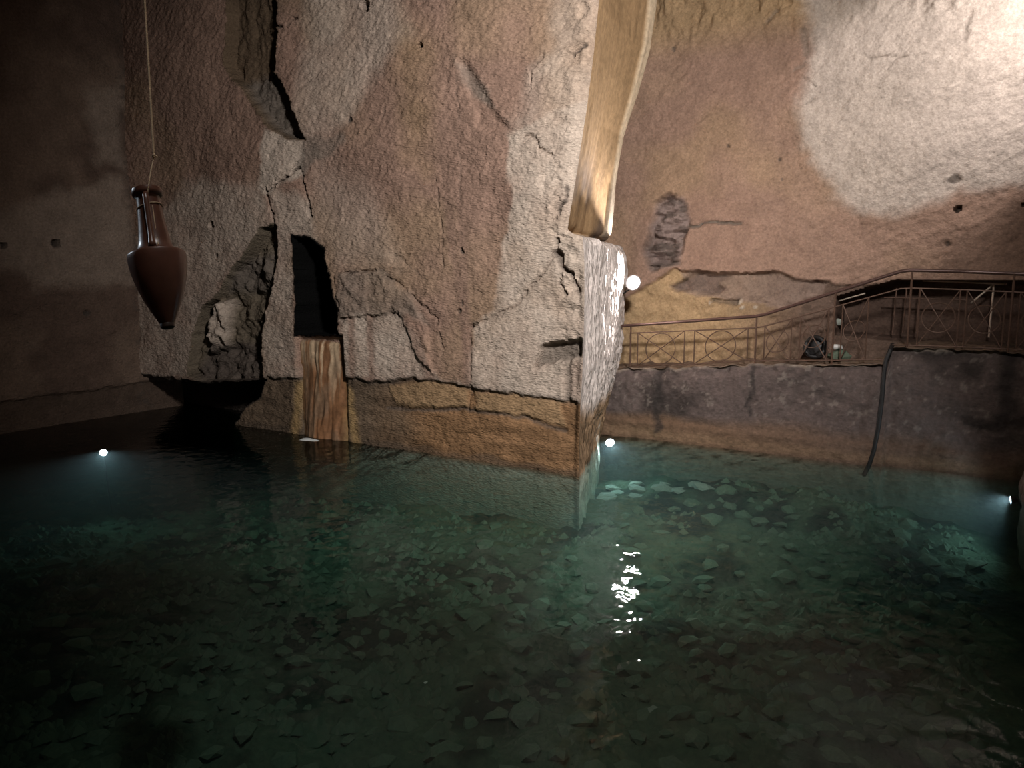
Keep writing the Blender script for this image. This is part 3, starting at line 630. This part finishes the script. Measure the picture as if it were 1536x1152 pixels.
# ------------------------------------------------------------------ amphora on its rope
def build_amphora():
    D = 6.2
    mouth = at_d(220, 284, D); tip = at_d(252, 493, D * 0.985)
    ax = (mouth - tip); H = ax.length; k = H / 211.0      # metres per photo pixel at that distance
    root = empty('amphora', tip, 'dark brown glazed clay amphora with pointed base hanging from a rope', 'amphora')
    q = ax.to_track_quat('Z', 'Y'); root.rotation_mode = 'QUATERNION'; root.rotation_quaternion = q
    def pr(l): return [(r * k, h * k) for r, h in l]
    lathe('body', pr([(0.5, 6), (9, 6), (12.5, 13), (19, 27), (26.5, 44), (32, 60), (36.5, 77), (39, 92), (40, 103), (40, 109), (39.3, 111.5), (37, 112.8), (31, 115), (24, 118)]), M['clay'], root)
    lathe('neck', pr([(29, 114.5), (24.5, 120), (22, 130), (20, 145), (18, 165), (16.5, 185), (16, 203)]), M['clay'], root)
    lathe('rim', pr([(13, 199), (17.5, 199), (20.5, 201), (21.5, 205), (20.5, 210), (17, 212), (13.5, 211.5), (12.5, 207), (12, 190), (11, 150)]), M['clay'], root)
    lathe('tip', pr([(0.1, 0), (7, 0.2), (9.5, 2), (10, 7), (9, 9)]), M['clay_dark'], root)
    # camera side in the amphora's own frame
    inv = q.inverted(); tc = inv @ (CAM - tip); base = math.atan2(tc.y, tc.x)
    for off in (-0.12, -0.12 + math.pi):
        a = base + off; dx, dy = math.cos(a), math.sin(a)
        pts = [(13, 197), (18, 198), (22, 194), (23, 186), (23.5, 170), (25, 150), (27.5, 132), (30.5, 120), (31.5, 114)]
        P = [(dx * r * k, dy * r * k, h * k) for r, h in pts]
        V, Fc = tube_data(P, [4.2 * k] * 7 + [5 * k, 6 * k], 10)
        o = link('handle', V, Fc, M['clay'], root)
    # rope
    top = at_d(217, 0, D); up = Vector((top.x, top.y, 0)); knot = at_d(231, 236, D)
    dirn = (top - knot).normalized(); end = knot + dirn * ((12.25 - knot.z) / dirn.z)
    r = empty('rope', mouth, 'thin pale hemp rope holding up the brown clay amphora', 'rope')
    def rp(name, pts, rad): return tube(name, pts, rad, M['rope'], r, 6)
    rp('strand', [knot, knot.lerp(end, 0.1), knot.lerp(end, 0.4), end], 0.0075)
    rp('knot', [knot + Vector((-0.006, 0, -0.01)), knot + Vector((0.0, -0.012, 0.012)), knot + Vector((0.022, -0.01, 0.018)), knot + Vector((0.038, 0, 0.004)), knot + Vector((0.036, 0.0, -0.012))], 0.007)
    M3 = q.to_matrix(); W = lambda x, y, z: tip + M3 @ Vector((x * k, y * k, z * k))
    a1 = base - 0.75; a2 = a1 + math.pi
    ca = lambda a, r_, h: W(math.cos(a) * r_, math.sin(a) * r_, h)
    rp('sling', [knot, knot.lerp(ca(base + 0.2, 23, 212), 0.5) + Vector((-0.008, 0, 0)), ca(base + 0.2, 22.5, 212), ca(base + 0.1, 23, 204), ca(base + 0.0, 18.5, 196), ca(base - .1, 17.5, 182)], 0.0045)
    loop = [ca(base + 0.2 + 2 * math.pi * i / 28, 17.4, 182 + 3.5 * math.sin(2 * math.pi * i / 28 + 0.8)) for i in range(28)]
    tube('neck_loop', loop, 0.0045, M['rope'], r, 6, closed=True)
    rp('tail', [ca(base + 0.25, 17.6, 180), ca(base + 0.22, 18.5, 165), ca(base + 0.2, 19.6, 140), ca(base + 0.18, 22.5, 124), ca(base + .16, 27, 118)], 0.004)
build_amphora()

# ------------------------------------------------------------------ railing along the walkway
YR = YL + 0.14
def build_railing():
    hp = [at_y(a, b, YR) for a, b in ((933, 489), (1140, 474), (1357, 405), (1440, 407), (1536, 411), (1620, 414))]
    HX = [p.x for p in hp]; HZ = [p.z for p in hp]
    hz = lambda x: float(np.interp(x, HX, HZ)); fl = lambda x: float(ledge_z(x))
    sub = lambda x: hz(x) - float(np.interp(x, [hp[0].x, hp[1].x, hp[2].x, 9], [0.17, 0.24, 0.33, 0.30]))
    low = lambda x: fl(x) + 0.06
    px = lambda a: at_y(a, 500, YR).x
    root = empty('railing', (hp[0].x, YR, fl(hp[0].x)), 'rusty iron railing with ringed cross panels along the walkway', 'railing')
    tb = lambda n, pts, r, m='iron', s=7: tube(n, pts, r, M[m], root, s)
    pt = lambda x, z: Vector((x, YR, z))
    tb('handrail', [pt(x, hz(x)) for x in (hp[0].x, (hp[0].x + hp[1].x) / 2, hp[1].x - 0.1, hp[1].x + 0.1, hp[2].x - 0.08, hp[2].x + 0.08, hp[3].x, hp[4].x, hp[5].x)], 0.034, 'handrail', 10)
    xs = np.linspace(px(947), hp[5].x, 40)
    tb('top_rail', [pt(x, sub(x)) for x in xs], 0.014)
    for a, b in ((947, 1036), (1036, 1130), (1130, 1240), (1240, 1326), (1340, 1440), (1440, 1536)):
        xx = np.linspace(px(a), px(b), 6); tb('bottom_rail', [pt(x, low(x)) for x in xx], 0.013)
    for a in (946, 1134, 1250, 1362, 1514):
        x = px(a); tb('post', [pt(x, fl(x) - 0.02), pt(x, hz(x))], 0.020)
    for a, b in ((957, 1027), (1042, 1122), (1147, 1187), (1200, 1242), (1262, 1300), (1376, 1436), (1446, 1504), (1526, 1590)):
        xa, xb = px(a), px(b)
        for x in (xa, xb): tb('baluster', [pt(x, low(x)), pt(x, sub(x))], 0.013)
        tb('cross_bar', [pt(xa, low(xa)), pt(xb, sub(xb))], 0.011); tb('cross_bar', [pt(xa, sub(xa)), pt(xb, low(xb))], 0.011)
        cx = (xa + xb) / 2; hgt = sub(cx) - low(cx); wd = xb - xa; r = min(hgt * 0.46, wd * 0.42)
        slope = ((sub(xb) + low(xb)) - (sub(xa) + low(xa))) / 2 / wd
        cz = (sub(cx) + low(cx)) / 2
        ring = [Vector((cx + r * math.cos(t), YR - 0.008, cz + r * math.sin(t) * 1.0 + slope * r * math.cos(t))) for t in np.linspace(0, 2 * math.pi, 30)[:-1]]
        o = tube('ring', ring, 0.011, M['iron'], root, 7, closed=True)
build_railing()
def build_inner_railing():
    Y = YG + 0.45
    root = empty('inner_railing', at_y(1490, 500, Y), 'pale-lit guard rail with slanted brace inside the side passage', 'railing')
    p = lambda a, b: at_y(a, b, Y)
    tb = lambda n, pts, r, m='steel': tube(n, pts, r, M[m], root, 7)
    tb('top_rail', [p(1384, 421), p(1440, 423), p(1506, 426)], 0.018)
    tb('brace', [p(1456, 455), p(1491, 426)], 0.018)
    tb('post', [p(1491, 425), p(1483, 506)], 0.018)
    tb('mid_rail', [p(1326, 446), p(1450, 450)], 0.014, 'iron')
    for a in (1343, 1358, 1378):
        tb('baluster', [p(a + 2, 432), p(a - 4, 500)], 0.014, 'iron')
    tb('lower_brace', [p(1252, 453), p(1298, 440)], 0.016)
build_inner_railing()

# ------------------------------------------------------------------ hose, bundle, loose stones on the walkway
hp_ = [at_y(a, b, YL - 0.08) for a, b in ((1335, 526), (1329, 540), (1326, 560), (1323, 600), (1318, 640), (1311, 675), (1304, 697), (1296, 712))]
tag(tube('drain_hose', [Vector((hp_[0].x, YL + 0.25, ledge_z(hp_[0].x + 0.1) + 0.05))] + hp_, 0.04, M['black'], None, 9), 'black hose hanging from the walkway edge down into the pool', 'hose')
def blob(name, loc, size, m, seed, parent=None, sub=2):
    bm = bmesh.new(); bmesh.ops.create_icosphere(bm, subdivisions=sub, radius=1)
    rnd = random.Random(seed); o3 = [rnd.uniform(0, 50) for _ in range(3)]
    from mathutils import noise
    for v in bm.verts:
        n = noise.noise(v.co * 1.3 + Vector(o3)) * 0.35 + noise.noise(v.co * 3 + Vector(o3)) * 0.12
        v.co *= 1 + n; v.co.x *= size[0]; v.co.y *= size[1]; v.co.z *= size[2]
    me = bpy.data.meshes.new(name); bm.to_mesh(me); bm.free(); me.materials.append(m)
    me.polygons.foreach_set('use_smooth', [True] * len(me.polygons)); me.set_sharp_from_angle(angle=math.radians(35))
    o = bpy.data.objects.new(name, me); C.objects.link(o); o.location = loc
    if parent: o.parent = parent
    return o
p = at_y(1225, 507, YR + 0.45); r0 = empty('cable_bundle', (p.x, p.y, ledge_z(p.x)), 'black rounded bundle of cable on the walkway behind the railing', 'bundle')
rb = random.Random(3)
for i in range(5):
    rr = 0.20 - 0.012 * i; ti = 0.25 * rb.uniform(-1, 1); ph = rb.uniform(0, 6)
    pts = [Vector((rr * math.cos(t), -0.05 + 0.03 * i + 0.05 * math.sin(t * 2 + ph), 0.30 + rr * math.sin(t) + 0.03 * ti)) + Vector(r0.location) for t in np.linspace(0, 2 * math.pi, 26)[:-1]]
    tube('coil', pts, 0.042, M['black'], r0, 8, closed=True)
core = blob('core', (0, 0.02, 0.24), (0.15, 0.09, 0.2), M['black'], 12, r0)
p = at_y(1246, 513, YR + 0.40); s = blob('pale_stone', (p.x + 0.12, p.y, ledge_z(p.x) + 0.30), (0.12, 0.09, 0.055), M['chip'], 5)
tag(s, 'small white stone resting on a brown block right of the black bundle', 'stone')
bk = blob('rock_block', (p.x + 0.16, p.y + 0.05, ledge_z(p.x) + 0.12), (0.22, 0.2, 0.12), M['stone'], 15); tag(bk, 'low brown rock block on the walkway under the small white stone', 'rock')
p = at_y(1258, 483, YG + 0.3); s = blob('rubble_stone', (p.x, p.y, p.z), (0.09, 0.08, 0.08), M['stone_pale'], 8); tag(s, 'grey stone lying at the foot of the side passage corner', 'stone')

# ------------------------------------------------------------------ lamps
def floodlight(name, loc, aim, label, energy, col, lens, size=0.10, spot=160, blend=0.6, cat='lamp', group=None, arm=None):
    loc = Vector(loc); d = (Vector(aim) - loc).normalized()
    root = empty(name, loc, label, cat, group)
    q = d.to_track_quat('Z', 'Y'); Rm = q.to_matrix()
    def part(nm, prof, m):
        o = lathe(nm, prof, m, root, 24); o.rotation_mode = 'QUATERNION'; o.rotation_quaternion = q; return o
    s = size
    part('housing', [(0.001, -1.1 * s), (0.5 * s, -1.1 * s), (0.7 * s, -0.9 * s), (0.95 * s, -0.2 * s), (1.0 * s, 0.0), (1.0 * s, 0.05 * s), (0.86 * s, 0.05 * s), (0.84 * s, -0.1 * s)], M['housing'])
    part('lens', [(0.001, 0.06 * s), (0.4 * s, 0.05 * s), (0.7 * s, 0.02 * s), (0.85 * s, -0.06 * s)], lens)
    if arm is not None:
        tube('bracket', [loc - d * s * 0.8, loc - d * s * 1.2, Vector(arm)], 0.018, M['housing'], root, 7)
    l = light(name + '_light', 'SPOT', loc + d * s * 0.35, energy, col, loc + d * 5, spot_size=math.radians(spot), spot_blend=blend, shadow_soft_size=s * 0.6)
    return root
# the bare bright lamp at the far edge of the pier
PL = at_y(950, 424, 3.7)
floodlight('wall_floodlight', PL, (PL.x + 0.12, PL.y - 1.0, PL.z + 0.22), 'bright white floodlight glaring at the far edge of the rock pier', 3600, (1.0, 0.95, 0.93), M['lens'], 0.17, 152, 1.0, arm=(PL.x - 0.35, PL.y + 0.25, PL.z - 0.25))
# lamp at the top right, just above the frame
SL = at_y(1610, -70, 2.9)
floodlight('wall_spotlight', SL, at_y(1475, 95, YG), 'white spotlight high on the right washing the gallery wall', 620, (1.0, 0.94, 0.92), M['lens'], 0.12, 84, 0.25, arm=(SL.x + 0.6, YG - 0.05, SL.z + 0.3))
# pool lamps
p1 = at_z(915, 664, -0.06)
floodlight('pool_lamp', p1, (p1.x + 2, p1.y - 3, -0.9), 'glaring pool lamp at the waterline beside the rock pier corner', 85, COOL, M['lens_blue'], 0.11, 170, 0.5, group='pool lamps', arm=(p1.x - 0.25, p1.y + 0.25, -0.3))
p2 = at_z(1516, 750, -0.06)
floodlight('pool_lamp', p2, (p2.x - 3, p2.y - 0.4, -0.5), 'glaring pool lamp at the waterline on the right buttress', 50, COOL, M['lens_blue'], 0.075, 170, 0.5, group='pool lamps', arm=(p2.x + 0.25, p2.y, -0.3))
p3 = at_z(155, 679, -0.06)
floodlight('pool_lamp', p3, (p3.x + 4, p3.y - 2.5, -0.9), 'glaring pool lamp alone in the dark water at the left', 42, COOL, M['lens_blue'], 0.085, 165, 0.5, group='pool lamps', arm=(p3.x - 0.2, p3.y + 0.2, -1.5))

# ------------------------------------------------------------------ sunken stones
def stone_mesh(seed, flat, m):
    bm = bmesh.new(); bmesh.ops.create_icosphere(bm, subdivisions=1, radius=1)
    rnd = random.Random(seed)
    for v in bm.verts:
        v.co *= rnd.uniform(0.72, 1.15)
        v.co.z *= flat; v.co.x *= 1.0; v.co.y *= 0.75
    me = bpy.data.meshes.new('sunken_stone'); bm.to_mesh(me); bm.free(); me.materials.append(m)
    return me
rnd = random.Random(11)
MS = [stone_mesh(100 + i, rnd.uniform(0.25, 0.55), M['stone']) for i in range(10)]
MP = [stone_mesh(200 + i, rnd.uniform(0.2, 0.4), M['stone_pale']) for i in range(6)]
LBL = 'greenish grey stone among the rubble on the pool bottom'
LBP = 'pale flat slab on the pool bottom near the pier lamp'
placed = [(p3.x - 0.2, p3.y + 0.2, 0.2)]
def put_stone(me, x, y, s, label, group, z=None):
    o = bpy.data.objects.new('sunken_stone', me); C.objects.link(o)
    o.location = (x, y, bed_z(x, y) + s * 0.10 if z is None else z); o.scale = (s, s, s * rnd.uniform(0.8, 1.1)); o.rotation_euler = (rnd.uniform(-0.2, 0.2), rnd.uniform(-0.2, 0.2), rnd.uniform(0, 6.28))
    tag(o, label, 'stone', group); placed.append((x, y, s)); return o
def free(x, y, s, k=0.8): return all((x - a) ** 2 + (y - b) ** 2 > (k * (s + c)) ** 2 for a, b, c in placed)
cnt = 0; tries = 0
while cnt < 26 and tries < 2000:
    tries += 1
    q = at_z(rnd.uniform(905, 1060), rnd.uniform(682, 740), -0.75); s = rnd.uniform(0.2, 0.36)
    if q.y > 3.2 or not free(q.x, q.y, s): continue
    put_stone(rnd.choice(MP), q.x, q.y, s, LBP, 'pale slabs under the pier lamp'); cnt += 1
cnt = 0; tries = 0
while cnt < 265 and tries < 20000:
    tries += 1
    px_, py_ = rnd.uniform(40, 1530), rnd.uniform(690, 1200)
    if px_ < 700 and rnd.random() < 0.6: continue
    q = at_z(px_, py_, -1.1)
    if q.x < -12 or q.x > 6.3 or q.y > 3.2 or (q.x < 0.3 and q.y > -0.5): continue
    s = rnd.uniform(0.12, 0.32) * (0.75 + 0.25 * (1152 - py_) / 460)
    if not free(q.x, q.y, s): continue
    zone = ('at the left below the hanging amphora' if px_ < 420 else 'in front of the rust brown mineral flow' if px_ < 640 and py_ < 900 else 'in the shadowy foreground left of centre' if px_ < 760
            else 'just in front of the rock pier corner' if px_ < 1000 and py_ < 870 else 'in the middle foreground under the lamp reflection' if px_ < 1060 else 'below the railed walkway' if py_ < 860 else 'at the right foreground of the pool')
    put_stone(rnd.choice(MS), q.x, q.y, s, 'greenish grey rubble stone on the pool bottom ' + zone, 'rubble stones ' + zone); cnt += 1
q = at_z(643, 1015, -1.1); o = put_stone(MP[0], q.x, q.y, 0.085, 'small white stone chip alone on the dark pool bottom', None); o.data = MP[0].copy(); o.data.materials[0] = M['chip']
q = at_z(980, 1078, -1.1); o = put_stone(MP[1], q.x, q.y, 0.09, 'small round pale pebble on the pool bottom near the lower edge', None); o.data = MP[1].copy(); o.data.materials[0] = M['stone_pale']
# finer gravel, too small to pick apart
def gravel():
    PA = np.array(placed)
    g = random.Random(77); V = []; Fc = []
    base = [(1, 0, 0), (0.2, 0.9, 0.1), (-0.9, 0.3, 0), (-0.4, -0.9, 0.05), (0.6, -0.7, 0), (0.05, 0, 0.8)]
    fcs = [(0, 1, 5), (1, 2, 5), (2, 3, 5), (3, 4, 5), (4, 0, 5)]
    for i in range(15000):
        q = at_z(g.uniform(-60, 1560), 672 + 540 * g.random() ** 0.8, -1.1)
        if q.x < -12.5 or q.x > 6.4 or q.y > 3.5 or (q.x < 0.2 and q.y > -0.2): continue
        if (((PA[:, 0] - q.x) ** 2 + (PA[:, 1] - q.y) ** 2) < (PA[:, 2] * 1.2 + 0.1) ** 2).any(): continue
        s = g.uniform(0.03, 0.13); a = g.uniform(0, 6.28); c_, s_ = math.cos(a), math.sin(a); b = len(V); z = bed_z(q.x, q.y) - 0.01
        for x, y, zz in base:
            x *= g.uniform(0.7, 1.2); y *= g.uniform(0.7, 1.2); V.append((q.x + s * (x * c_ - y * s_), q.y + s * (x * s_ + y * c_), z + s * zz))
        Fc += [tuple(b + k for k in f_) for f_ in fcs]
    o = link('gravel', V, Fc, M['stone'], None, False); tag(o, 'fine greenish gravel scattered over the pool bottom', 'gravel', kind='stuff')
gravel()
